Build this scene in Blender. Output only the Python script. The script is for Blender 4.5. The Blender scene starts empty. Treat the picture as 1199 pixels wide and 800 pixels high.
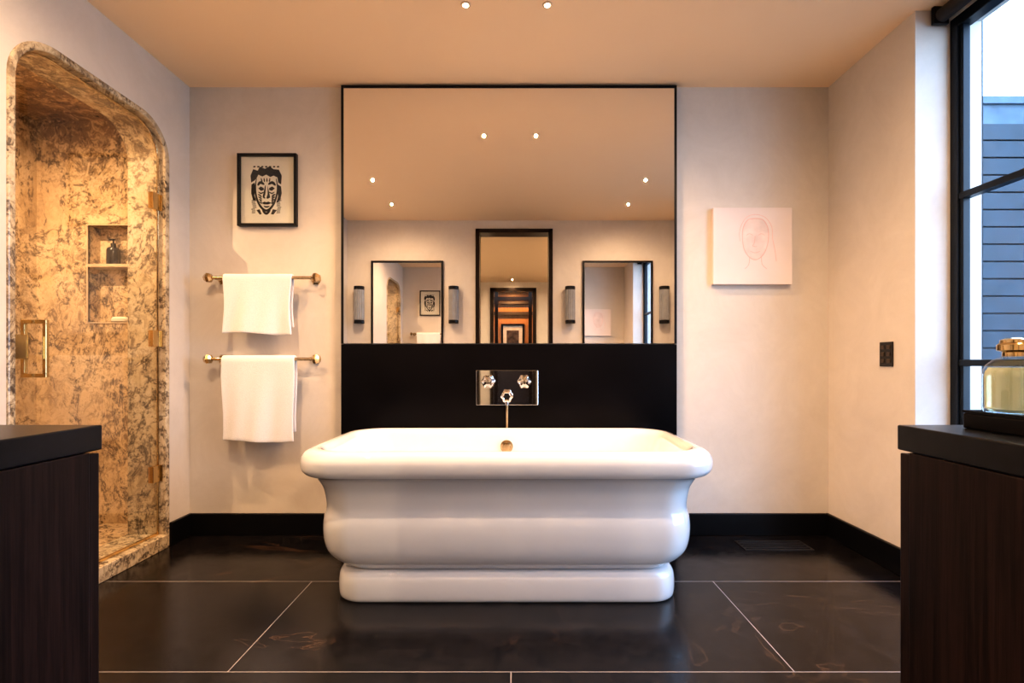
import bpy, bmesh, math, random
from mathutils import Vector, Matrix
random.seed(7)
scene = bpy.context.scene
COL = scene.collection
W = {}

# ------------------------------------------------------------------ materials
def new_mat(name):
    m = bpy.data.materials.new(name); m.use_nodes = True
    nt = m.node_tree; b = nt.nodes["Principled BSDF"]
    return m, nt, b
def pos(nt, scale=(1,1,1), loc=(0,0,0)):
    g = nt.nodes.new("ShaderNodeNewGeometry")
    mp = nt.nodes.new("ShaderNodeMapping")
    mp.inputs["Scale"].default_value = scale; mp.inputs["Location"].default_value = loc
    nt.links.new(g.outputs["Position"], mp.inputs["Vector"])
    return mp.outputs["Vector"]
def noise(nt, vec, scale, detail=4, rough=0.5, dist=0.0):
    n = nt.nodes.new("ShaderNodeTexNoise")
    n.inputs["Scale"].default_value = scale; n.inputs["Detail"].default_value = detail
    n.inputs["Roughness"].default_value = rough; n.inputs["Distortion"].default_value = dist
    nt.links.new(vec, n.inputs["Vector"])
    return n.outputs["Fac"]
def ramp(nt, fac, stops):
    r = nt.nodes.new("ShaderNodeValToRGB"); e = r.color_ramp.elements
    while len(e) < len(stops): e.new(0.5)
    for i, (p, c) in enumerate(stops):
        e[i].position = p; e[i].color = (*c, 1) if len(c) == 3 else c
    nt.links.new(fac, r.inputs["Fac"]); return r.outputs["Color"]
def mixc(nt, fac, a, b, mode="MIX"):
    m = nt.nodes.new("ShaderNodeMix"); m.data_type = 'RGBA'; m.blend_type = mode
    for s, v in ((m.inputs[0], fac), (m.inputs[6], a), (m.inputs[7], b)):
        if isinstance(v, (int, float)): s.default_value = v
        elif isinstance(v, tuple): s.default_value = (*v, 1)
        else: nt.links.new(v, s)
    return m.outputs[2]
def math_(nt, op, a, b=None):
    m = nt.nodes.new("ShaderNodeMath"); m.operation = op
    for i, v in enumerate((a, b)):
        if v is None: continue
        if isinstance(v, (int, float)): m.inputs[i].default_value = v
        else: nt.links.new(v, m.inputs[i])
    return m.outputs[0]
def bump(nt, b, fac, strength, dist=0.01):
    n = nt.nodes.new("ShaderNodeBump"); n.inputs["Strength"].default_value = strength
    n.inputs["Distance"].default_value = dist
    nt.links.new(fac, n.inputs["Height"]); nt.links.new(n.outputs["Normal"], b.inputs["Normal"])
def simple(name, c, rough=0.5, metal=0.0, var=0.12, scale=12, bmp=0.0, coat=0.0, emit=None, es=0, spec=None):
    m, nt, b = new_mat(name)
    f = noise(nt, pos(nt), scale, 3)
    lo = tuple(x*(1-var) for x in c); hi = tuple(min(1, x*(1+var)) for x in c)
    nt.links.new(ramp(nt, f, [(0.3, lo), (0.7, hi)]), b.inputs["Base Color"])
    b.inputs["Roughness"].default_value = rough; b.inputs["Metallic"].default_value = metal
    b.inputs["Coat Weight"].default_value = coat
    if spec is not None: b.inputs["Specular IOR Level"].default_value = spec
    if bmp: bump(nt, b, noise(nt, pos(nt), scale*12, 4), bmp, 0.003)
    if emit:
        b.inputs["Emission Color"].default_value = (*emit, 1); b.inputs["Emission Strength"].default_value = es
    return m
def plaster(name, c1, c2):
    m, nt, b = new_mat(name)
    p = pos(nt)
    f = noise(nt, p, 3.2, 9, 0.78, 0.6)
    nt.links.new(ramp(nt, f, [(0.25, c1), (0.75, c2)]), b.inputs["Base Color"])
    b.inputs["Roughness"].default_value = 0.6
    bump(nt, b, noise(nt, p, 40, 8, 0.78), 0.15, 0.004)
    return m
def marble(name, tint=(1,1,1)):
    m, nt, b = new_mat(name)
    p = pos(nt)
    base = ramp(nt, noise(nt, p, 3.0, 8, 0.65, 0.4), [(0.3, (0.52, 0.37, 0.21)), (0.52, (0.70, 0.54, 0.35)), (0.75, (0.80, 0.67, 0.49))])
    s = nt.nodes.new("ShaderNodeSeparateXYZ"); nt.links.new(p, s.inputs[0])
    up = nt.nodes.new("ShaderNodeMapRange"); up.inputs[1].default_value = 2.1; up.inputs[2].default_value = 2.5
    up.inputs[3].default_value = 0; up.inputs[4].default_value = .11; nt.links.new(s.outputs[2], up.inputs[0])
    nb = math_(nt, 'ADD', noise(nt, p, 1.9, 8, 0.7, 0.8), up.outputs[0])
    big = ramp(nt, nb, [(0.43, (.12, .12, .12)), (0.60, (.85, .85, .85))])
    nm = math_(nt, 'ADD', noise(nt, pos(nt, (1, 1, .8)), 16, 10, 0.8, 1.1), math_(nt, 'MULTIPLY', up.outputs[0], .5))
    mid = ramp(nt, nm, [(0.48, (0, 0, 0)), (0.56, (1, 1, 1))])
    c = mixc(nt, mixc(nt, 1.0, big, mid, "MULTIPLY"), base, (0.155, 0.10, 0.062))
    fine = ramp(nt, noise(nt, p, 38, 8, 0.8, 0.9), [(0.54, (0, 0, 0)), (0.61, (.65, .65, .65))])
    c = mixc(nt, fine, c, (0.28, 0.18, 0.10))
    for sc, lc in ((1.8, (0, 0, 0)), (3.6, (3.1, 1.7, .4))):
        vn = noise(nt, pos(nt, (1, 1, .7), lc), sc, 12, 0.68, 0.9)
        vein = ramp(nt, vn, [(0.478, (0, 0, 0)), (0.495, (1, 1, 1)), (0.505, (1, 1, 1)), (0.522, (0, 0, 0))])
        c = mixc(nt, mixc(nt, 1.0, vein, ramp(nt, noise(nt, p, 24, 6, .75), [(.44, (0, 0, 0)), (.53, (.85, .85, .85))]), "MULTIPLY"), c, (0.07, 0.048, 0.036))
    c = mixc(nt, 1.0, c, tint, "MULTIPLY")
    nt.links.new(c, b.inputs["Base Color"]); b.inputs["Roughness"].default_value = 0.2
    return m
def wood(name, c1, c2, rough=0.42, spec=.5):
    m, nt, b = new_mat(name)
    p = pos(nt, (14, 14, 1.0))
    f = noise(nt, p, 1.6, 8, 0.65, 1.2)
    f2 = noise(nt, pos(nt, (160, 160, 5)), 1.0, 4, 0.6)
    c = ramp(nt, f, [(0.3, c1), (0.7, c2)])
    c = mixc(nt, ramp(nt, f2, [(0.45, (0, 0, 0)), (0.6, (.5, .5, .5))]), c, tuple(x*0.5 for x in c1))
    nt.links.new(c, b.inputs["Base Color"]); b.inputs["Roughness"].default_value = rough
    b.inputs["Specular IOR Level"].default_value = spec
    bump(nt, b, f2, 0.12, 0.002)
    return m
def arch_glass(name, tint=(0.97, 0.98, 0.97), base=0.035):
    m = bpy.data.materials.new(name); m.use_nodes = True; nt = m.node_tree
    nt.nodes.clear()
    o = nt.nodes.new("ShaderNodeOutputMaterial"); mx = nt.nodes.new("ShaderNodeMixShader")
    t = nt.nodes.new("ShaderNodeBsdfTransparent"); g = nt.nodes.new("ShaderNodeBsdfGlossy")
    lw = nt.nodes.new("ShaderNodeLayerWeight"); lw.inputs["Blend"].default_value = 0.5
    f = math_(nt, 'ADD', math_(nt, 'MULTIPLY', math_(nt, 'POWER', lw.outputs["Facing"], 5.0), 0.8), base)
    t.inputs["Color"].default_value = (*tint, 1); g.inputs["Roughness"].default_value = 0.01
    nt.links.new(f, mx.inputs[0]); nt.links.new(t.outputs[0], mx.inputs[1])
    nt.links.new(g.outputs[0], mx.inputs[2]); nt.links.new(mx.outputs[0], o.inputs[0])
    return m
def mirror_mat(name, c=(0.93, 0.92, 0.91)):
    m, nt, b = new_mat(name)
    b.inputs["Base Color"].default_value = (*c, 1); b.inputs["Metallic"].default_value = 1
    b.inputs["Roughness"].default_value = 0.0
    return m

M_wall = plaster("plaster_wall", (0.58, 0.54, 0.495), (0.68, 0.64, 0.595))
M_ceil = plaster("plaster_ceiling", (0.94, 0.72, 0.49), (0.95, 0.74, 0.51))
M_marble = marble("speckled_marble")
M_marble_trim = marble("speckled_marble_trim", (0.86, 0.93, 1.0))
M_base = simple("black_baseboard_paint", (0.004, 0.004, 0.005), 0.35, spec=.2)
M_blackpanel = simple("black_satin_stone", (0.003, 0.0028, 0.004), 0.30, var=.3, scale=4, spec=.13)
M_blackmetal = simple("black_metal", (0.007, 0.0065, 0.008), 0.35, 0.2, spec=.3)
M_bronze = simple("dark_bronze_edge", (0.03, 0.022, 0.018), 0.3, 0.8)
M_winframe = simple("black_steel_window", (0.006, 0.010, 0.017), 0.35, 0.1, spec=.3)
M_mirror = mirror_mat("mirror_silver")
M_brass = simple("polished_brass", (0.70, 0.51, 0.25), 0.16, 1.0, .05)
M_agedbrass = simple("aged_brass", (0.54, 0.42, 0.26), 0.16, 1.0, .2, scale=40)
M_nickel = simple("polished_nickel", (0.86, 0.85, 0.84), 0.03, 1.0, .03)
M_tub = simple("white_enamel", (0.75, 0.77, 0.81), 0.03, 0, .01, coat=1.0)
M_glass = arch_glass("clear_glass")
M_sglass = arch_glass("shower_glass", (0.96, 0.975, 0.97), .06)
M_winglass = arch_glass("window_glass", (0.96, 0.98, 1.0), .02)
M_counter = simple("black_stone_counter", (0.004, 0.005, 0.008), 0.3, var=.35, scale=40, spec=.22)
M_wood = wood("dark_walnut", (0.005, 0.0035, 0.004), (0.024, 0.013, 0.012), spec=.12)
M_woodwarm = wood("warm_timber", (0.36, 0.15, 0.04), (0.50, 0.22, 0.07))
M_paper = simple("white_paper", (0.76, 0.73, 0.68), 0.8, var=.03)
M_ink = simple("black_ink", (0.008, 0.008, 0.012), 0.8)
M_canvas = simple("pale_canvas", (0.76, 0.68, 0.66), 0.75, var=.04, scale=4, bmp=.1)
M_pink = simple("pink_line_paint", (0.78, 0.50, 0.45), 0.8)
M_pinkwash = simple("pink_wash_paint", (0.77, 0.65, 0.62), 0.8)
M_darkfabric = simple("dark_blind_fabric", (0.012, 0.011, 0.012), 0.8)
M_switch = simple("black_switch_metal", (0.02, 0.018, 0.017), 0.4, 0.3)
M_switchb = simple("bronze_switch_button", (0.10, 0.075, 0.055), 0.35, 0.7)
M_darkbottle = simple("dark_bottle_glass", (0.012, 0.011, 0.013), 0.2)
M_soap = simple("soap", (0.85, 0.78, 0.68), 0.5)
M_lens = simple("lit_lamp_lens", (1, .9, .75), 0.4, emit=(1.0, 0.80, 0.55), es=60)
M_ring = simple("plaster_coloured_ring", (0.60, 0.45, 0.32), 0.6)
M_sconceglass = simple("ribbed_smoke_glass", (0.24, 0.25, 0.27), 0.15, var=.1, coat=.5)
M_slate = simple("blue_grey_cladding", (0.015, 0.027, 0.040), 0.7, var=.25, scale=6, bmp=.2)
M_stonecap = simple("pale_parapet_stone", (0.075, 0.11, 0.15), 0.8, var=.2, scale=8, bmp=.3)
M_render = simple("dark_roughcast", (0.012, 0.016, 0.022), 0.9, var=.6, scale=30, bmp=1.0)
M_ground = simple("outside_paving", (0.06, 0.065, 0.07), 0.9)
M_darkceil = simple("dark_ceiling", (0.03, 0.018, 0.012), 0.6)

def towel_mat():
    m, nt, b = new_mat("white_terry")
    p = pos(nt)
    n = noise(nt, p, 260, 3, 0.7)
    nt.links.new(ramp(nt, n, [(0.3, (0.70, 0.71, 0.76)), (0.6, (0.82, 0.83, 0.88))]), b.inputs["Base Color"])
    b.inputs["Roughness"].default_value = 0.95; b.inputs["Sheen Weight"].default_value = 0.2
    bump(nt, b, n, 0.6, 0.004)
    return m
M_towel = towel_mat()

def floor_mat():
    m, nt, b = new_mat("black_floor_slabs")
    v = pos(nt, (1, 1, 1), (0.016, -1.66, 0))
    sp_ = nt.nodes.new("ShaderNodeSeparateXYZ"); nt.links.new(v, sp_.inputs[0])
    cb = nt.nodes.new("ShaderNodeCombineXYZ")
    back = math_(nt, 'MULTIPLY', math_(nt, 'GREATER_THAN', sp_.outputs[1], 0.687), -0.07)
    nt.links.new(math_(nt, 'MULTIPLY', sp_.outputs[0], math_(nt, 'ADD', back, 1.0)), cb.inputs[0]); nt.links.new(sp_.outputs[1], cb.inputs[1])
    br = nt.nodes.new("ShaderNodeTexBrick")
    br.offset = 0.5; br.offset_frequency = 2
    br.inputs["Scale"].default_value = 1.0
    br.inputs["Brick Width"].default_value = 1.90; br.inputs["Row Height"].default_value = 0.687
    br.inputs["Mortar Size"].default_value = 0.0021; br.inputs["Mortar Smooth"].default_value = 0.1
    nt.links.new(cb.outputs[0], br.inputs["Vector"])
    p = pos(nt)
    n = noise(nt, p, 10, 12, 0.82, 0.6)
    dark = ramp(nt, n, [(0.38, (0.0015, 0.0016, 0.0024)), (0.66, (0.014, 0.012, 0.013))])
    vn = noise(nt, pos(nt, (0.8, 1.6, 1), (3.1, 0.4, 0)), 1.1, 6, 0.55, 1.2)
    vein = ramp(nt, vn, [(0.494, (0, 0, 0)), (0.5, (1, 1, 1)), (0.506, (0, 0, 0))])
    vm = mixc(nt, 1.0, vein, ramp(nt, noise(nt, p, 1.3, 2), [(0.42, (0, 0, 0)), (0.62, (.7, .7, .7))]), "MULTIPLY")
    dark = mixc(nt, vm, dark, (0.07, 0.04, 0.025))
    c = mixc(nt, br.outputs["Fac"], dark, (0.28, 0.26, 0.26))
    nt.links.new(c, b.inputs["Base Color"])
    b.inputs["Specular IOR Level"].default_value = .30
    r = nt.nodes.new("ShaderNodeMapRange"); r.inputs[1].default_value = .35; r.inputs[2].default_value = .65
    r.inputs[3].default_value = 0.05; r.inputs[4].default_value = 0.24
    nt.links.new(noise(nt, p, 11, 10, 0.8), r.inputs[0]); nt.links.new(r.outputs[0], b.inputs["Roughness"])
    bump(nt, b, noise(nt, p, 70, 8, 0.8), 0.16, 0.002)
    return m
M_floor = floor_mat()

# ------------------------------------------------------------------ geometry helpers
def reg(o, c, parent):
    W[o.name] = Vector(c)
    if parent is not None:
        o.parent = parent; o.location = Vector(c) - W[parent.name]
    else: o.location = c
    COL.objects.link(o)
def mk(name, verts, faces, mat, parent=None, smooth=False, bevel=0, bseg=2, label=None):
    lo = [min(v[i] for v in verts) for i in range(3)]; hi = [max(v[i] for v in verts) for i in range(3)]
    c = Vector([(lo[i]+hi[i])/2 for i in range(3)])
    bm = bmesh.new()
    vs = [bm.verts.new(Vector(v)-c) for v in verts]
    for f in faces:
        try: bm.faces.new([vs[i] for i in f])
        except ValueError: pass
    bmesh.ops.recalc_face_normals(bm, faces=bm.faces)
    me = bpy.data.meshes.new(name); bm.to_mesh(me); bm.free()
    if smooth:
        for p in me.polygons: p.use_smooth = True
    me.materials.append(mat)
    o = bpy.data.objects.new(name, me)
    reg(o, c, parent)
    if bevel:
        md = o.modifiers.new("bevel", 'BEVEL'); md.width = bevel; md.segments = bseg
        md.limit_method = 'ANGLE'; md.angle_limit = math.radians(40)
    if label: o["label"] = label
    return o
BF = [(0,3,2,1),(4,5,6,7),(0,1,5,4),(1,2,6,5),(2,3,7,6),(3,0,4,7)]
def bv(b):
    x0,x1,y0,y1,z0,z1 = b
    return [(x0,y0,z0),(x1,y0,z0),(x1,y1,z0),(x0,y1,z0),(x0,y0,z1),(x1,y0,z1),(x1,y1,z1),(x0,y1,z1)]
def boxes(name, bl, mat, parent=None, bevel=0, label=None):
    V = []; F = []
    for b in bl:
        n = len(V); V += bv(b); F += [tuple(i+n for i in f) for f in BF]
    return mk(name, V, F, mat, parent, bevel=bevel, label=label)
def box(name, x0,x1,y0,y1,z0,z1, mat, parent=None, bevel=0, label=None):
    return boxes(name, [(x0,x1,y0,y1,z0,z1)], mat, parent, bevel, label)
def thing(name, loc, label, cat, group=None):
    e = bpy.data.objects.new(name, None); e.empty_display_size = 0.05
    e.location = loc; COL.objects.link(e); W[e.name] = Vector(loc)
    tag(e, label, cat, group); return e
def tag(o, label, cat, group=None):
    o["label"] = label; o["category"] = cat
    if group: o["group"] = group
    return o
def st(o):
    o["kind"] = "structure"; return o
def axes(axis):
    a = Vector(axis).normalized()
    t = Vector((0,0,1)) if abs(a.z) < .9 else Vector((1,0,0))
    u = a.cross(t).normalized(); v = a.cross(u).normalized()
    return a, u, v
def revolve(name, org, axis, prof, mat, parent=None, n=32, smooth=True, phase=0, rfun=None, label=None, bevel=0):
    a,u,v = axes(axis); org = Vector(org); V=[]; F=[]
    for (r,h) in prof:
        for i in range(n):
            t = 2*math.pi*i/n+phase; rr = r*(rfun(t) if rfun else 1)
            V.append(tuple(org+a*h+u*(rr*math.cos(t))+v*(rr*math.sin(t))))
    for k in range(len(prof)-1):
        for i in range(n):
            j=(i+1)%n; F.append((k*n+i,k*n+j,(k+1)*n+j,(k+1)*n+i))
    F.append(tuple(range(n))); F.append(tuple((len(prof)-1)*n+i for i in range(n)))
    o = mk(name, V, F, mat, parent, smooth, bevel=bevel, label=label)
    if smooth:
        me = o.data
        bm = bmesh.new(); bm.from_mesh(me)
        for e in bm.edges:
            if len(e.link_faces)==2 and e.calc_face_angle(0) > math.radians(38): e.smooth=False
        bm.to_mesh(me); bm.free()
    return o
def cyl(name, p0, p1, r, mat, parent=None, n=24, label=None):
    d = Vector(p1)-Vector(p0); L = d.length; b = min(r*.15, L*.1)
    return revolve(name, p0, d, [(r-b,0),(r,b),(r,L-b),(r-b,L)], mat, parent, n, label=label)
def tube(name, pts, r, mat, parent=None, n=16):
    V=[];F=[]; P=[Vector(p) for p in pts]
    prev=None
    for k,p in enumerate(P):
        d = (P[min(k+1,len(P)-1)]-P[max(k-1,0)]).normalized()
        if prev is None: a,u,v=axes(d)
        else:
            u=(prev-d*prev.dot(d)).normalized(); v=d.cross(u)
        prev=u
        for i in range(n):
            t=2*math.pi*i/n; V.append(tuple(p+u*(r*math.cos(t))+v*(r*math.sin(t))))
    for k in range(len(P)-1):
        for i in range(n):
            j=(i+1)%n; F.append((k*n+i,k*n+j,(k+1)*n+j,(k+1)*n+i))
    F.append(tuple(range(n))); F.append(tuple((len(P)-1)*n+i for i in range(n)))
    return mk(name,V,F,mat,parent,True)
def prism(name, poly, ax, d0, d1, mat, parent=None, bevel=0):
    def P(a,b,d):
        return (d,a,b) if ax==0 else ((a,d,b) if ax==1 else (a,b,d))
    n=len(poly); V=[P(a,b,d0) for a,b in poly]+[P(a,b,d1) for a,b in poly]
    F=[tuple(range(n)),tuple(range(n,2*n))]+[(i,(i+1)%n,(i+1)%n+n,i+n) for i in range(n)]
    return mk(name,V,F,mat,parent,bevel=bevel)
def copy_thing(root, delta):
    nr = root.copy(); COL.objects.link(nr); nr.location = root.location+Vector(delta)
    W[nr.name]=nr.location.copy()
    def rec(src,dst):
        for ch in src.children:
            c=ch.copy(); COL.objects.link(c); c.parent=dst; rec(ch,c)
    rec(root,nr); return nr

# ------------------------------------------------------------------ room dimensions
XL, XR, YB, YF, H = -1.969, 1.887, 2.99, 0.12, 2.70
# shell
st(box("floor", -3.15, 2.2, -7.2, 3.25, -0.1, 0, M_floor))
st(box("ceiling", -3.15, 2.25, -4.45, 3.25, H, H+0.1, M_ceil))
st(box("wall_back", XL-.2, XR+.3, YB, YB+.1, 0, H, M_wall))
# left wall with arched shower opening
OY0, OY1, OT, OR = 1.915, 2.807, 2.375, 0.21
def arch(y0,y1,zt,r,z0,n=12):
    pts=[(y0,z0)]
    for i in range(n+1):
        t=math.pi-(math.pi/2)*i/n; pts.append((y0+r+r*math.cos(t), zt-r+r*math.sin(t)))
    for i in range(n+1):
        t=math.pi/2-(math.pi/2)*i/n; pts.append((y1-r+r*math.cos(t), zt-r+r*math.sin(t)))
    pts.append((y1,z0)); return pts
ar = arch(OY0,OY1,OT,OR,0)
st(prism("wall_left", [(YF-.17,0)]+ar+[(YB,0),(YB,H),(YF-.17,H)], 0, XL, XL-.2, M_wall))
# marble surround lining the opening
outer = arch(OY0-.001,OY1+.001,OT+.001,OR,0); inner = arch(OY0+.030,OY1-.030,OT-.030,OR-.030,0)
V=[];F=[];n=len(outer)
for d in (XL+.008, XL-.21):
    V += [(d,a,b) for a,b in outer]; V += [(d,a,b) for a,b in inner]
for i in range(n-1):
    F += [(i,i+1,n+i+1,n+i),(2*n+i,2*n+i+1,3*n+i+1,3*n+i),(n+i,n+i+1,3*n+i+1,3*n+i),(i,i+1,2*n+i+1,2*n+i)]
F += [(0,n,3*n,2*n),(n-1,2*n-1,4*n-1,3*n-1)]
st(mk("trim_1", V,F,M_marble_trim, bevel=.006))
st(box("trim_2", XL-.21, XL+.02, OY0+.030, OY1-.030, 0, .075, M_marble_trim, bevel=.004))
# shower enclosure
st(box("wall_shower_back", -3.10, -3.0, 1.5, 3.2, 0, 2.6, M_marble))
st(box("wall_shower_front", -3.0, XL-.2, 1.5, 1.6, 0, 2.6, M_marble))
nx0,nx1,nz0,nz1 = -2.675,-2.33,1.29,1.895
st(boxes("wall_shower_end", [(-3.0,nx0,3.1,3.22,0,2.6),(nx1,XL-.2,3.1,3.22,0,2.6),(nx0,nx1,3.1,3.22,0,nz0),(nx0,nx1,3.1,3.22,nz1,2.6),(nx0,nx1,3.19,3.22,nz0,nz1)], M_marble))
M_edge = simple("pale_stone_edge",(.56,.45,.33),.3)
st(box("trim_3", nx0, nx1, 3.092, 3.19, 1.635, 1.655, M_edge, bevel=.002))
st(boxes("trim_4", [(nx0-.007,nx0,3.094,3.11,nz0-.007,nz1+.007),(nx1,nx1+.007,3.094,3.11,nz0-.007,nz1+.007),(nx0,nx1,3.094,3.11,nz1,nz1+.007),(nx0,nx1,3.094,3.11,nz0-.007,nz0)], M_edge))
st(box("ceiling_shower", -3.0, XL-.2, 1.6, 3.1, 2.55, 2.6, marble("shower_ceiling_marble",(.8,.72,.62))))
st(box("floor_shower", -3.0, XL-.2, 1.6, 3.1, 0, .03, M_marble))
# right wall, window recess
st(box("wall_right", XR, 2.2, 2.34, YB, 0, H, M_wall))
st(box("wall_right_near", XR, 2.2, YF-.17, .85, 0, H, M_wall))
st(box("wall_right_sill", XR, 2.2, .85, 2.34, 0, .12, M_wall))
# front wall with doorway
DX0, DX1, DT = -.47, .43, 2.60
st(prism("wall_front", [(XL,0),(DX0,0),(DX0,DT),(DX1,DT),(DX1,0),(XR,0),(XR,H),(XL,H)], 1, YF, YF-.17, M_wall))
st(boxes("trim_5", [(DX0,DX0+.045,YF-.19,YF+.02,0,DT),(DX1-.045,DX1,YF-.19,YF+.02,0,DT),(DX0,DX1,YF-.19,YF+.02,DT-.045,DT)], M_bronze, bevel=.002))
# hall beyond the doorway
st(box("wall_hall_left", -1.35,-1.25,-4.3,YF-.17,0,H,M_wall))
st(box("wall_hall_right", 1.2,1.3,-4.3,YF-.17,0,H,M_wall))
st(prism("wall_hall_end", [(-1.35,0),(-.53,0),(-.53,2.58),(.42,2.58),(.42,0),(1.3,0),(1.3,H),(-1.35,H)],1,-4.3,-4.4,M_wall))
st(boxes("trim_6", [(-.53,-.46,-4.42,-4.27,0,2.58),(.35,.42,-4.42,-4.27,0,2.58),(-.53,.42,-4.42,-4.27,2.51,2.58)], M_bronze))
st(box("wall_study_end", -2,2,-7.1,-7.0,0,2.9,M_woodwarm))
st(box("wall_study_left", -2.1,-2,-7.1,-4.4,0,2.9,M_woodwarm))
st(box("wall_study_right", 2,2.1,-7.1,-4.4,0,2.9,M_woodwarm))
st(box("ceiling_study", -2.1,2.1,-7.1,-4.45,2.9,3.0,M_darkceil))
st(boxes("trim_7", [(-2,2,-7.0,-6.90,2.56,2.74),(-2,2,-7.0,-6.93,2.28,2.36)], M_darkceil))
# second dark framed opening inside the study
st(boxes("trim_10", [(-.50,-.42,-5.9,-5.8,0,2.9),(.30,.38,-5.9,-5.8,0,2.9),(-.42,.30,-5.9,-5.8,2.50,2.60)], M_bronze))
st(box("added_dark_panel", -2,2,-7.0,-6.97,0,1.15,M_darkceil))  # unseen dark panel, added to darken the reflection in the nickel filler plate
# baseboards
bh=.13
st(box("baseboard_back_left", XL+.02,-1.041,YB-.02,YB,0,bh,M_base,bevel=.004))
st(box("baseboard_back_right", .959,XR-.02,YB-.02,YB,0,bh,M_base,bevel=.004))
st(box("baseboard_left", XL,XL+.02,OY1+.003,YB,0,bh,M_base,bevel=.004))
st(box("baseboard_left_near", XL,XL+.02,.81,OY0-.003,0,bh,M_base,bevel=.004))
st(box("baseboard_right", XR-.02,XR,2.335,YB,0,bh,M_base,bevel=.004))

# ------------------------------------------------------------------ window
WX=2.05
fr=[(WX,WX+.06,2.30,2.34,.12,2.65),(WX,WX+.06,.85,.905,.12,2.65),(WX,WX+.06,.905,2.30,2.60,2.65),(WX,WX+.06,.905,2.30,.12,.175)]
for y in (1.83,1.36): fr.append((WX+.005,WX+.05,y-.015,y+.015,.175,2.60))
for z in (1.036,1.81): fr.append((WX+.005,WX+.05,.905,2.30,z-.015,z+.015))
win=thing("window_1",(WX,1.6,.12),"black steel framed window with slim glazing bars","window"); st(win)
boxes("window_frame",fr,M_winframe,win,bevel=.003)
boxes("sash_frame",[(WX+.01,WX+.045,2.282,2.30,.175,2.6)],M_winframe,win,bevel=.003)
box("window_glass",WX+.025,WX+.031,.905,2.30,.175,2.60,M_winglass,win)
st(box("trim_8", WX,2.2,.85,2.34,2.65,H,M_wall))
bl=thing("roller_blind",(1.985,1.6,2.64),"rolled up dark fabric roller blind above the window","blind")
cyl("fabric_roll",(1.985,.87,2.655),(1.985,2.31,2.655),.032,M_darkfabric,bl)
boxes("bracket",[(1.95,2.02,2.31,2.325,2.62,2.70)],M_blackmetal,bl)
boxes("bracket",[(1.95,2.02,.855,.87,2.62,2.70)],M_blackmetal,bl)

# outside
st(box("floor_outside",2.2,12,-4,9,-.3,-.1,M_ground))
pl=box("roughcast_pillar",2.21,2.285,2.42,2.55,-.1,4.2,M_render,bevel=.004)
tag(pl,"dark roughcast masonry pillar outside the window","pillar")
sl=[]; z=-.1
while z<2.85:
    sl.append((2.5,9,4.0,4.03,z,z+.128)); z+=.14
sl.append((2.5,9,4.035,4.06,-.1,2.9))
fence=thing("slatted_screen",(5.7,4.0,-.1),"blue grey horizontal slatted cladding outside the window","cladding")
boxes("slat_boards",sl,M_slate,fence,bevel=.003)
par=boxes("parapet",[(2.5,9,4.25,4.5,-.1,3.25),(2.5,9,4.22,4.53,3.25,3.31)]+[(2.5+i*.32,2.5+i*.32+.305,4.235,4.26,2.86,3.03) for i in range(20)],M_stonecap)
tag(par,"pale grey masonry parapet wall behind the slatted screen","wall")

# ------------------------------------------------------------------ mirror, splashback, filler
px0,px1=-1.041,.959; py=2.95
mir=thing("wall_mirror",((px0+px1)/2,YB,1.149),"large wall mirror with slim black metal edge above the bathtub","mirror")
box("mirror_glass",px0+.014,px1-.014,py+.004,YB-.002,1.152,2.675,M_mirror,mir)
boxes("frame",[(px0,px0+.013,py,YB-.001,1.149,2.69),(px1-.013,px1,py,YB-.001,1.149,2.69),(px0+.013,px1-.013,py,YB-.001,2.676,2.69)],M_blackmetal,mir)
sp=box("splashback_panel",px0,px1,py,YB-.001,0,1.147,M_blackpanel,bevel=.001)
tag(sp,"black satin stone splashback panel below the mirror","splashback")

fil=thing("bath_filler",(-.05,py,.78),"polished nickel wall mounted bath filler with two cross handles","tap")
box("back_plate",-.235,.132,py-.012,py-.001,.785,.992,M_nickel,fil,bevel=.002)
def hexstar(t): return 1+.10*math.cos(6*t)
for hx in (-.163,.050):
    hd=revolve("handle",(hx,py-.012,.926),(0,-1,0),[(.021,0),(.021,.012),(.011,.016),(.011,.040),(.032,.048),(.037,.056),(.037,.068),(.030,.076),(.010,.080)],M_nickel,fil,48,rfun=hexstar)
revolve("spout",(-.052,py-.012,.842),(0,-1,0),[(.026,0),(.026,.010),(.017,.014),(.017,.065),(.028,.075),(.033,.085),(.033,.100),(.024,.108),(.020,.106),(.018,.09)],M_nickel,fil,48,rfun=hexstar)
cyl("spout_outlet",(-.052,py-.094,.818),(-.052,py-.094,.790),.011,M_nickel,fil)
cyl("thin_rod",(-.052,py-.012,.784),(-.052,py-.012,.60),.008,M_agedbrass,fil)  # thin upright rod running down from the plate

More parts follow.
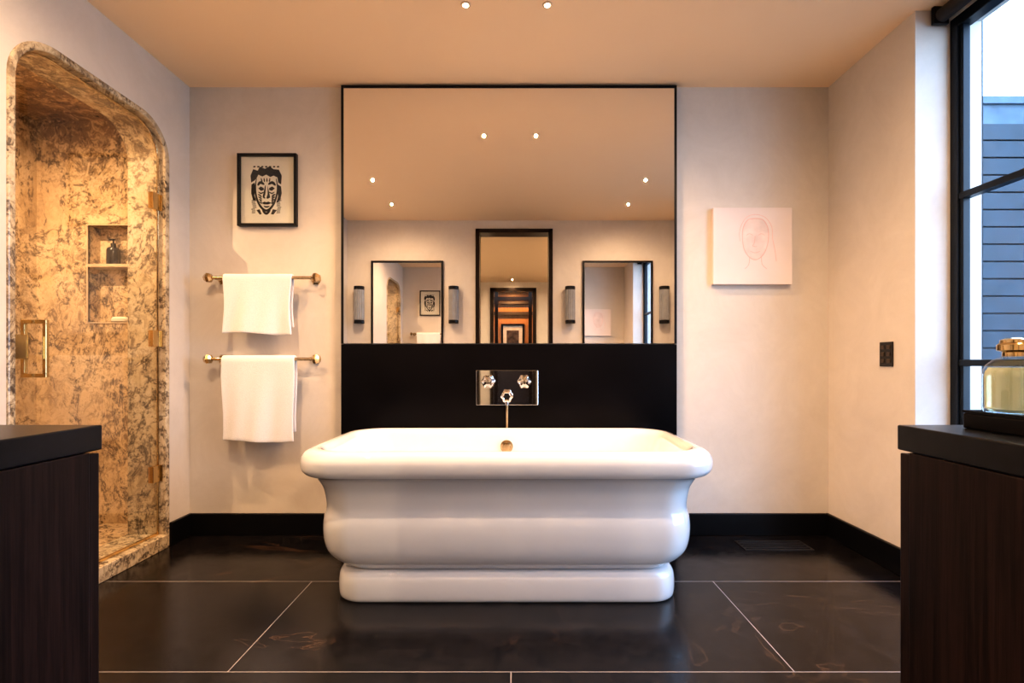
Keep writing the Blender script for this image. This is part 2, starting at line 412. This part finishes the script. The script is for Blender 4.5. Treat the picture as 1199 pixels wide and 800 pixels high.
# ------------------------------------------------------------------ bathtub
def catmull(P,sub=4):
    out=[]
    for i in range(len(P)-1):
        p0=P[max(i-1,0)];p1=P[i];p2=P[i+1];p3=P[min(i+2,len(P)-1)]
        for k in range(sub):
            t=k/sub
            out.append(tuple(.5*((2*b)+(-a+c)*t+(2*a-5*b+4*c-d)*t*t+(-a+3*b-3*c+d)*t**3) for a,b,c,d in zip(p0,p1,p2,p3)))
    out.append(P[-1]); return out
TCX,TCY=-.041,2.472
def rrect(a,b,r,z,nc=10,ns=6):
    pts=[]; r=min(r,a*.98,b*.98)
    cs=[(a-r,b-r,0),(-(a-r),b-r,90),(-(a-r),-(b-r),180),(a-r,-(b-r),270)]
    for k,(cx,cy,s) in enumerate(cs):
        for i in range(nc+1):
            t=math.radians(s+90*i/nc); pts.append((cx+r*math.cos(t),cy+r*math.sin(t)))
        nx,ny,s2=cs[(k+1)%4]; t2=math.radians(s2); e=(nx+r*math.cos(t2),ny+r*math.sin(t2)); p=pts[-1]
        for i in range(1,ns): pts.append((p[0]+(e[0]-p[0])*i/ns,p[1]+(e[1]-p[1])*i/ns))
    return [(TCX+x,TCY+y,z) for x,y in pts]
def loft(name,prof,mat,parent,cap0=True,cap1=True):
    rings=[rrect(a,b,r,z) for z,a,b,r in prof]; n=len(rings[0]); V=[p for R in rings for p in R]; F=[]
    for k in range(len(rings)-1):
        for i in range(n):
            j=(i+1)%n; F.append((k*n+i,k*n+j,(k+1)*n+j,(k+1)*n+i))
    if cap0: F.append(tuple(range(n)))
    if cap1: F.append(tuple((len(rings)-1)*n+i for i in range(n)))
    return mk(name,V,F,mat,parent,True)
tub=thing("bathtub",(TCX,TCY,0),"freestanding white enamel bathtub with a rolled rim and stepped plinth","bathtub")
pl_prof=catmull([(0,.742,.330,.12),(.010,.752,.340,.12),(.05,.755,.343,.12),(.095,.753,.341,.12),(.118,.745,.334,.12),(.132,.728,.318,.12),(.136,.70,.29,.12)])
loft("plinth",pl_prof,M_tub,tub)
body=[(.134,.70,.29,.13),(.140,.728,.316,.13),(.152,.752,.331,.14),(.175,.783,.350,.15),(.205,.806,.363,.15),(.245,.820,.371,.155),(.295,.825,.375,.155),(.335,.824,.374,.155),(.362,.820,.370,.155),(.385,.815,.365,.155),
 (.410,.813,.362,.15),(.445,.817,.364,.15),(.485,.827,.370,.155),(.515,.841,.379,.155),(.535,.856,.388,.16),(.545,.870,.397,.165),(.549,.884,.407,.17),(.556,.898,.417,.175),(.572,.908,.4245,.175),(.594,.913,.428,.18),(.615,.912,.427,.18),(.635,.905,.420,.18),(.650,.892,.408,.175),(.659,.874,.391,.17),(.661,.856,.374,.165),(.655,.840,.359,.16),(.636,.826,.346,.16),
 (.59,.812,.333,.16),(.50,.785,.305,.17),(.38,.745,.270,.18),(.27,.69,.23,.19),(.21,.62,.18,.17),(.185,.52,.12,.11),(.180,.3,.06,.05)]
loft("tub_body",catmull(body),M_tub,tub)
revolve("overflow_cover",(-.052,2.790,.565),(0,-1,0),[(.034,-.03),(.036,.002),(.030,.010),(.022,.012),(.020,.02),(.012,.022)],M_agedbrass,tub,label="brass overflow cover")
revolve("drain",(-.052,2.50,.180),(0,0,1),[(.034,0),(.034,.004),(.02,.006)],M_brass,tub,label="brass drain")

# ------------------------------------------------------------------ towel rails and towels
def rail(z):
    y=2.905
    e=thing("towel_rail",(-1.487,YB,z),"aged brass wall mounted towel rail with hexagonal end caps","towel rail","brass towel rails")
    cyl("bar",(-1.80,y,z),(-1.175,y,z),.0095,M_agedbrass,e)
    for x in (-1.765,-1.205):
        cyl("bracket",(x,y,z),(x,YB-.010,z),.011,M_agedbrass,e)
        revolve("wall_rose",(x,YB-.012,z),(0,1,0),[(.022,0),(.030,.004),(.031,.011)],M_agedbrass,e,6,False)
    for x,s in ((-1.80,-1),(-1.175,1)):
        revolve("end_cap",(x-s*.020,y,z),(s,0,0),[(.013,0),(.028,.012),(.030,.028),(.018,.046)],M_agedbrass,e,6,False)
    return e
RZ1,RZ2=1.535,1.058
rail(RZ1); rail(RZ2)
def towel(x0,x1,rz,zf,zb,label,seed):
    y=2.905; r=.0165; path=[]
    for i in range(25): path.append((y-r-.002, zf+(rz-zf)*i/24))
    for i in range(1,10):
        t=math.pi-math.pi*i/10; path.append((y+r*math.cos(t), rz+r*math.sin(t)))
    for i in range(15): path.append((y+r, rz+(zb-rz)*i/14))
    nx=36; V=[];F=[]; rnd=random.Random(seed); ph=[rnd.uniform(0,6) for _ in range(4)]
    for k,(py_,pz) in enumerate(path):
        s=max(0,(rz-pz)/(rz-zf)); front=py_<y
        for i in range(nx+1):
            u=i/nx; x=x0+(x1-x0)*u
            wob=.011*math.sin(u*8+ph[0])*s+.005*math.sin(u*19+ph[1]+s*2)*s
            xs=.006*math.sin(s*5+ph[2])*(u-.5)*2+ .008*s*(u-.5)
            zz=pz-(.007*math.sin(u*5+ph[3])*s)
            V.append((x+xs,py_+(wob-.006*s if front else min(wob,.004)),zz))
    for k in range(len(path)-1):
        for i in range(nx):
            a=k*(nx+1)+i; F.append((a,a+1,a+nx+2,a+nx+1))
    o=mk("towel",V,F,M_towel,None,True)
    md=o.modifiers.new("thick",'SOLIDIFY'); md.thickness=.012; md.offset=0
    md=o.modifiers.new("b",'BEVEL'); md.width=.004; md.segments=2; md.limit_method='ANGLE'
    tag(o,label,"towel","white towels on the rails"); return o
towel(-1.704,-1.312,RZ1,1.205,1.25,"short white terry hand towel folded over the upper brass rail",3)
towel(-1.712,-1.296,RZ2,.578,.63,"longer white terry towel folded over the lower brass rail",8)

# ------------------------------------------------------------------ artworks
def stroke(V,F,pts,w,y,close=False):
    P=[Vector((p[0],0,p[1])) for p in pts]; n0=len(V); n=len(P)
    for k,p in enumerate(P):
        if close: d=(P[(k+1)%n]-P[k-1]).normalized()
        else: d=(P[min(k+1,n-1)]-P[max(k-1,0)]).normalized()
        nrm=Vector((-d.z,0,d.x)); ww=w if not isinstance(w,(list,tuple)) else w[k]
        for s in (-1,1):
            q=p+nrm*ww*s; V.append((q.x,y,q.z))
    rng=range(n if close else n-1)
    for k in rng:
        j=(k+1)%n; F.append((n0+2*k,n0+2*k+1,n0+2*j+1,n0+2*j))
ax0,ax1,az0,az1=-1.668,-1.314,1.857,2.291
art=thing("framed_print",((ax0+ax1)/2,YB,az0),"black framed black and white linocut print of a face","picture")
b=.015
boxes("frame",[(ax0,ax0+b,YB-.030,YB-.001,az0,az1),(ax1-b,ax1,YB-.030,YB-.001,az0,az1),(ax0+b,ax1-b,YB-.030,YB-.001,az0,az0+b),(ax0+b,ax1-b,YB-.030,YB-.001,az1-b,az1)],M_blackmetal,art,bevel=.002)
box("mount_board",ax0+b,ax1-b,YB-.010,YB-.002,az0+b,az1-b,M_paper,art)
ux0,ux1,uz0,uz1=-1.600,-1.402,1.925,2.222
def U(u,v): return (ux0+(ux1-ux0)*u, uz0+(uz1-uz0)*v)
V=[];F=[];yy=YB-.0106
def poly(pts):
    n0=len(V)
    for u,v in pts:
        x,z=U(u,v); V.append((x,yy,z))
    F.append(tuple(range(n0,n0+len(pts))))
def sk(pts,w):
    P=catmull([U(*p) for p in pts],4); n=len(P)
    stroke(V,F,P,[w*.2*(.25+.75*math.sin(math.pi*(k+.5)/n)) for k in range(n)],yy)
poly([(.04,.66),(.02,.80),(.10,.93),(.24,.90),(.30,.98),(.46,.94),(.60,.99),(.72,.93),(.88,.92),(.97,.80),(.95,.62),(.86,.66),(.84,.76),(.72,.80),(.62,.77),(.50,.82),(.38,.78),(.26,.82),(.20,.74),(.14,.70)])
poly([(.05,.62),(.15,.66),(.17,.52),(.14,.40),(.20,.28),(.10,.30),(.04,.44)])
poly([(.95,.58),(.85,.62),(.84,.48),(.86,.38),(.80,.24),(.92,.30),(.97,.44)])
rr=random.Random(4)
for i in range(9):
    v=.04+i*.035
    for s in (0,1):
        u=.04+rr.random()*.05 if s==0 else .80+rr.random()*.05
        poly([(u,v),(u+.12,v+.004),(u+.11,v+.02),(u+.01,v+.018)])
for i in range(7):
    poly([(.10+i*.12,.965),(.17+i*.12,.965),(.17+i*.12,.995),(.11+i*.12,.995)])
sk([(.20,.74),(.17,.55),(.20,.36),(.32,.18),(.50,.09),(.68,.18),(.80,.36),(.84,.55),(.80,.74)],.035)
sk([(.24,.60),(.32,.66),(.44,.62)],.045); sk([(.56,.62),(.68,.66),(.78,.60)],.045)
poly([(.26,.54),(.33,.58),(.42,.55),(.43,.51),(.34,.49)]); poly([(.58,.51),(.59,.55),(.68,.58),(.76,.54),(.67,.49)])
sk([(.26,.47),(.34,.44),(.43,.47)],.02); sk([(.58,.47),(.67,.44),(.75,.47)],.02)
sk([(.47,.60),(.45,.46),(.42,.37),(.47,.34)],.03); poly([(.54,.60),(.58,.48),(.62,.36),(.55,.33),(.50,.34),(.54,.42)])
poly([(.36,.245),(.45,.275),(.50,.26),(.56,.275),(.66,.245),(.56,.215),(.44,.215)])
sk([(.42,.18),(.51,.165),(.60,.18)],.025)
for k in range(4):
    sk([(.24+.015*k,.42-.05*k),(.31+.01*k,.40-.05*k),(.36,.36-.045*k)],.02)
    sk([(.78-.015*k,.42-.05*k),(.71-.01*k,.40-.05*k),(.67,.36-.045*k)],.028)
    sk([(.34+.09*k,.75),(.36+.08*k,.70),(.38+.07*k,.67)],.02)
poly([(.30,.12),(.36,.02),(.30,.01),(.2,.10)]); poly([(.70,.12),(.64,.02),(.72,.01),(.82,.10)])
sk([(.38,.10),(.5,.03),(.62,.10)],.04)
mk("ink_print",V,F,M_ink,art)
box("picture_glass",ax0+b,ax1-b,YB-.018,YB-.016,az0+b,az1-b,M_glass,art)

cx0,cx1,cz0,cz1=1.178,1.648,1.505,1.962
cv=thing("canvas_painting",((cx0+cx1)/2,YB,cz0),"unframed pale canvas with a faint pink line drawing of a head","picture")
box("canvas",cx0,cx1,YB-.035,YB-.0002,cz0,cz1,M_canvas,cv,bevel=.002)
V=[];F=[];yc=YB-.0358
def C(u,v): return (cx0+(cx1-cx0)*u, cz0+(cz1-cz0)*v)
def ln(pts,w=.0016): stroke(V,F,catmull([C(*p) for p in pts],6),w,yc)
face_pts=[(.54,.86),(.44,.84),(.38,.74),(.37,.60),(.39,.46),(.45,.36),(.53,.32),(.61,.36),(.67,.46),(.70,.60),(.69,.74),(.63,.84),(.54,.86)]
ln(face_pts,.0024)
ln([(.34,.56),(.33,.66),(.36,.78),(.43,.88),(.54,.91),(.66,.87),(.74,.75),(.75,.60)],.0014)
ln([(.42,.64),(.46,.66),(.50,.64)]); ln([(.57,.64),(.61,.66),(.65,.64)])
ln([(.53,.63),(.52,.54),(.50,.50),(.55,.49)]); ln([(.47,.43),(.53,.41),(.59,.43)])
ln([(.46,.36),(.45,.26),(.40,.20)]); ln([(.61,.36),(.62,.26),(.68,.20)]); ln([(.75,.60),(.78,.45),(.80,.30)])
mk("line_drawing",V,F,M_pink,cv)
fp=[C(*p) for p in catmull(face_pts,6)][:-1]
mk("pink_wash",[(x,YB-.0354,z) for x,z in fp],[tuple(range(len(fp)))],M_pinkwash,cv)

# switch plate on right wall
sw=thing("switch_plate",(XR,2.516,1.02),"black wall switch plate with rows of small buttons","light switch")
box("plate",XR-.008,XR-.0005,2.473,2.560,1.018,1.142,M_switch,sw,bevel=.002)
for i in range(2):
    for j in range(3):
        yq=2.4965+i*.040; zq=1.045+j*.035
        box("button",XR-.012,XR-.007,yq-.011,yq+.011,zq-.010,zq+.010,M_switchb,sw,bevel=.0015,label="bronze button")

# floor vent
vt=thing("floor_vent",(1.46,2.815,0),"dark slotted metal floor vent set in the slab","vent")
boxes("grille",[(1.28,1.64,2.735+i*.033,2.750+i*.033,.0005,.003) for i in range(5)]+[(1.27,1.28,2.735,2.882,.0005,.003),(1.64,1.65,2.735,2.882,.0005,.003)],simple("vent_metal",(.05,.045,.042),.3,.7),vt)

# ------------------------------------------------------------------ shower door and fittings
GX=-2.0
sd=thing("shower_door",(GX,2.36,.08),"clear glass shower door with arched top, brass hinges and pull handle","shower door")
gy0,gy1=OY0+.040,OY1-.040
prism("glass_panel",arch(gy0,gy1,OT-.040,OR-.04,.085),0,GX-.005,GX+.005,M_sglass,sd)
ep=[(GX,a,b) for a,b in arch(gy0,gy1,OT-.040,OR-.04,.085)]
tube("brass_edge",ep,.006,M_agedbrass,sd,8)
box("bottom_seal",GX-.007,GX+.007,gy0,gy1,.078,.09,M_brass,sd)
for z in (.42,1.17,1.93):
    h=boxes("hinge",[(GX-.014,GX+.014,2.712,2.769,z-.045,z+.045),(GX-.022,GX+.022,2.769,2.7765,z-.045,z+.045)],M_brass,sd,bevel=.002,label="brass hinge")
for s in (-1,1):
    x1=GX+s*.045; xa,xb=min(GX+s*.005,x1+s*.008),max(GX+s*.005,x1+s*.008); xc,xd=min(x1-s*.008,x1+s*.008),max(x1-s*.008,x1+s*.008)
    boxes("handle",[(xa,xb,2.052,2.068,.975,.991),(xa,xb,2.052,2.068,1.199,1.215),(xc,xd,2.052,2.068,.991,1.199)],M_brass,sd,bevel=.002)
boxes("latch_plate",[(GX-.014,GX+.014,1.962,2.02,1.05,1.15)],M_brass,sd,bevel=.003)
bt=thing("soap_dispenser",(-2.555,3.145,1.655),"dark pump soap bottle on the niche shelf","bottle")
revolve("bottle_body",(-2.555,3.145,1.655),(0,0,1),[(.033,0),(.036,.004),(.036,.095),(.030,.108),(.014,.116),(.014,.126)],M_darkbottle,bt)
revolve("pump",(-2.555,3.145,1.781),(0,0,1),[(.015,0),(.015,.012),(.005,.014),(.005,.03),(.012,.032),(.012,.040)],M_darkbottle,bt)
cyl("nozzle",(-2.555,3.145,1.815),(-2.555,3.105,1.812),.005,M_darkbottle,bt)
so=revolve("soap_bar",(-2.50,3.14,1.29),(0,0,1),[(.040,0),(.052,.008),(.052,.024),(.042,.034),(.01,.038)],M_soap)
tag(so,"pale oval soap bar on the niche ledge","soap")

# ------------------------------------------------------------------ vanities
CT=.936
def vanity(x0,x1,lab,doorx):
    e=thing("vanity_cabinet",((x0+x1)/2,.46,0),"dark stained walnut vanity cabinet with flush doors","cabinet","walnut vanity cabinets")
    boxes("body",[(x0,x1,YF+.002,.778,.08,CT-.041),(x0+.01,x1-.01,YF+.002,.73,0,.08)],M_wood,e,bevel=.0015)
    n=3; w=(x1-x0)/n
    for i in range(n):
        a=x0+i*w+.002; bb=x0+(i+1)*w-.002
        d=box("door",a,bb,.779,.798,.085,CT-.045,M_wood,e,bevel=.0015)
        cyl("handle",(bb-.03,.815,.55),(bb-.03,.815,.70),.005,M_brass,d,12)
    t=box("worktop",x0-.001,x1+.001,YF+.001,.801,CT-.04,CT,M_counter,bevel=.0025)
    tag(t,"thick black stone worktop on the walnut vanity cabinet","worktop","black stone worktops")
vanity(XL+.003,-.669,"",0)
vanity(.617,XR-.003,"",0)

# tray and bottle
tr=thing("tray",(.86,.60,CT),"dark rectangular tray holding a glass bottle","tray")
box("tray_base",.685,1.05,.47,.760,CT,CT+.024,M_blackpanel,tr,bevel=.003)
boxes("rim",[(.685,.688,.47,.760,CT+.024,CT+.028),(1.046,1.05,.47,.760,CT+.024,CT+.028),(.688,1.046,.757,.760,CT+.024,CT+.028),(.688,1.046,.47,.474,CT+.024,CT+.028)],M_blackpanel,tr)
z0=CT+.0242
M_bglass=arch_glass("bottle_glass",(0.97,.985,.95),.10)
M_liq,nt,pb=new_mat("yellow_green_liquid")
nt.links.new(ramp(nt,noise(nt,pos(nt),20,2),[(.3,(.74,.78,.54)),(.7,(.82,.86,.64))]),pb.inputs["Base Color"])
pb.inputs["Transmission Weight"].default_value=.45; pb.inputs["Roughness"].default_value=.2; pb.inputs["IOR"].default_value=1.25
bx,by=.7255,.719
bo=thing("glass_bottle",(bx,by,z0),"clear glass bottle of yellow green liquid with a gold cap","bottle")
revolve("glass_body",(bx,by,z0),(0,0,1),[(.031,0),(.0355,.003),(.0368,.010),(.0368,.056),(.0355,.065),(.032,.073),(.025,.080),(.015,.084),(.013,.093)],M_bglass,bo,40)
revolve("liquid",(bx,by,z0+.005),(0,0,1),[(.029,0),(.0330,.004),(.0338,.050),(.0325,.058),(.029,.064)],M_liq,bo,40)
revolve("neck_collar",(bx,by,z0+.085),(0,0,1),[(.0145,0),(.0145,.006),(.0135,.007)],M_brass,bo,32)
revolve("cap",(bx,by,z0+.092),(0,0,1),[(.016,0),(.0205,.002),(.0205,.010),(.017,.013),(.017,.017),(.011,.020)],M_brass,bo,32)

# ------------------------------------------------------------------ vanity mirrors & sconces on the front wall
def vmirror(x0,x1):
    e=thing("vanity_mirror",((x0+x1)/2,YF,1.0),"black framed rectangular mirror above the vanity","mirror","black framed vanity mirrors")
    z0_,z1_=1.0,2.225; b=.022
    boxes("frame",[(x0,x0+b,YF+.001,YF+.03,z0_,z1_),(x1-b,x1,YF+.001,YF+.03,z0_,z1_),(x0+b,x1-b,YF+.001,YF+.03,z0_,z0_+b),(x0+b,x1-b,YF+.001,YF+.03,z1_-b,z1_)],M_blackmetal,e,bevel=.002)
    box("mirror_glass",x0+b,x1-b,YF+.002,YF+.018,z0_+b,z1_-b,M_mirror,e)
vmirror(-1.685,-.847); vmirror(.778,1.595)
def rib(t): return 1+.06*math.cos(16*t)
sc=thing("wall_sconce",(-1.81,YF,1.48),"unlit wall sconce with ribbed smoky glass shade and dark metal ends","wall lamp","ribbed glass sconces")
box("back_plate",-1.84,-1.78,YF+.001,YF+.012,1.50,1.90,M_blackmetal,sc,bevel=.002)
revolve("glass_shade",(-1.81,YF+.066,1.53),(0,0,1),[(.055,0),(.055,.35)],M_sconceglass,sc,80,rfun=rib)
cyl("top_cap",(-1.81,YF+.066,1.88),(-1.81,YF+.066,1.92),.059,M_blackmetal,sc)
cyl("bottom_cap",(-1.81,YF+.066,1.49),(-1.81,YF+.066,1.53),.059,M_blackmetal,sc)
for x in (-.718,.628,1.715): copy_thing(sc,(x+1.81,0,0))

# picture in the study
pc=thing("framed_photograph",(-.08,-7.0,1.25),"black framed dark picture with white mount on a timber wall","picture")
boxes("frame",[(-.38,-.33,-6.999,-6.96,1.25,2.05),(.17,.22,-6.999,-6.96,1.25,2.05),(-.33,.17,-6.999,-6.96,2.0,2.05),(-.33,.17,-6.999,-6.96,1.25,1.30)],M_blackmetal,pc)
box("mount_board",-.33,.17,-6.999,-6.98,1.30,2.0,simple("cream_mount",(.70,.60,.46),.8),pc)
box("print",-.24,.08,-6.979,-6.976,1.40,1.88,simple("sepia_print",(.06,.04,.03),.8,var=.9,scale=9),pc)

# ------------------------------------------------------------------ lights
def spot(name,loc,energy,color,size=150,blend=1.0,rad=.03,parent=None,rot=(0,0,0)):
    l=bpy.data.lights.new(name,'SPOT'); l.energy=energy; l.color=color; l.spot_size=math.radians(size); l.spot_blend=blend; l.shadow_soft_size=rad
    o=bpy.data.objects.new(name,l); COL.objects.link(o); o.rotation_euler=rot
    if parent is not None: o.parent=parent; o.location=Vector(loc)-W[parent.name]
    else: o.location=loc
    return o
WARM=(1.0,.65,.38)
def downlight(x,y,energy,color=WARM,size=175,zc=H,grp="recessed ceiling downlights"):
    e=thing("downlight",(x,y,zc),"small round recessed ceiling downlight lit warm white","ceiling light",grp)
    revolve("trim_ring",(x,y,zc-.004),(0,0,1),[(.016,.001),(.017,0),(.022,.001),(.023,.0035)],M_ring,e,32)
    revolve("lens",(x,y,zc-.006),(0,0,1),[(.010,0),(.012,.001),(.012,.003)],M_lens,e,24)
    spot("lamp",(x,y,zc-.012),energy,color,size,1.0,.008,e)
for x in (-.233,.146): downlight(x,2.30,270,(1,.56,.27),size=145)
for x in (-1.295,1.172):
    downlight(x,1.43,220); downlight(x,.74,80)
for x in (-.9,.85):
    for y in (-1.2,-2.7): downlight(x,y,260,(1,.72,.46))  # added lamps, kept out of view, to brighten the hall
downlight(-.07,-3.95,60)
downlight(-.08,-5.2,200,(1,.52,.20),zc=2.9)
downlight(-.08,-6.5,300,(1,.52,.20),zc=2.9)
downlight(-2.6,2.25,300,(1,.62,.33),zc=2.55)

# portal for daylight
pl_=bpy.data.lights.new("window_portal",'AREA'); pl_.shape='RECTANGLE'; pl_.size=2.6; pl_.size_y=1.5
po=bpy.data.objects.new("window_portal",pl_); po.location=(2.12,1.6,1.38); po.rotation_euler=(0,math.radians(90),0)
pl_.cycles.is_portal=True
COL.objects.link(po)

w=bpy.data.worlds.new("sky"); scene.world=w; w.use_nodes=True
nt=w.node_tree; bg=nt.nodes["Background"]
tc=nt.nodes.new("ShaderNodeTexCoord"); sx=nt.nodes.new("ShaderNodeSeparateXYZ")
nt.links.new(tc.outputs["Generated"],sx.inputs[0])
rp=nt.nodes.new("ShaderNodeValToRGB"); rp.color_ramp.elements[0].position=.0; rp.color_ramp.elements[0].color=(.54,.75,1.0,1)
rp.color_ramp.elements[1].position=.9; rp.color_ramp.elements[1].color=(.32,.54,.95,1)
nt.links.new(sx.outputs["Z"],rp.inputs[0]); nt.links.new(rp.outputs[0],bg.inputs[0])
bg.inputs[1].default_value=18

# ------------------------------------------------------------------ camera
cam=bpy.data.cameras.new("camera"); cam.sensor_width=36; cam.lens=36*580/1199
cam.shift_x=-4.5/1199; cam.shift_y=25/1199; cam.clip_start=.02
co=bpy.data.objects.new("camera",cam); co.location=(0,0,1.036); co.rotation_euler=(math.radians(90),0,0)
COL.objects.link(co); scene.camera=co
scene.view_settings.view_transform='Standard'
try: scene.view_settings.look='Medium High Contrast'
except Exception as ex: print("LOOK", ex)
scene.view_settings.exposure=-1.0
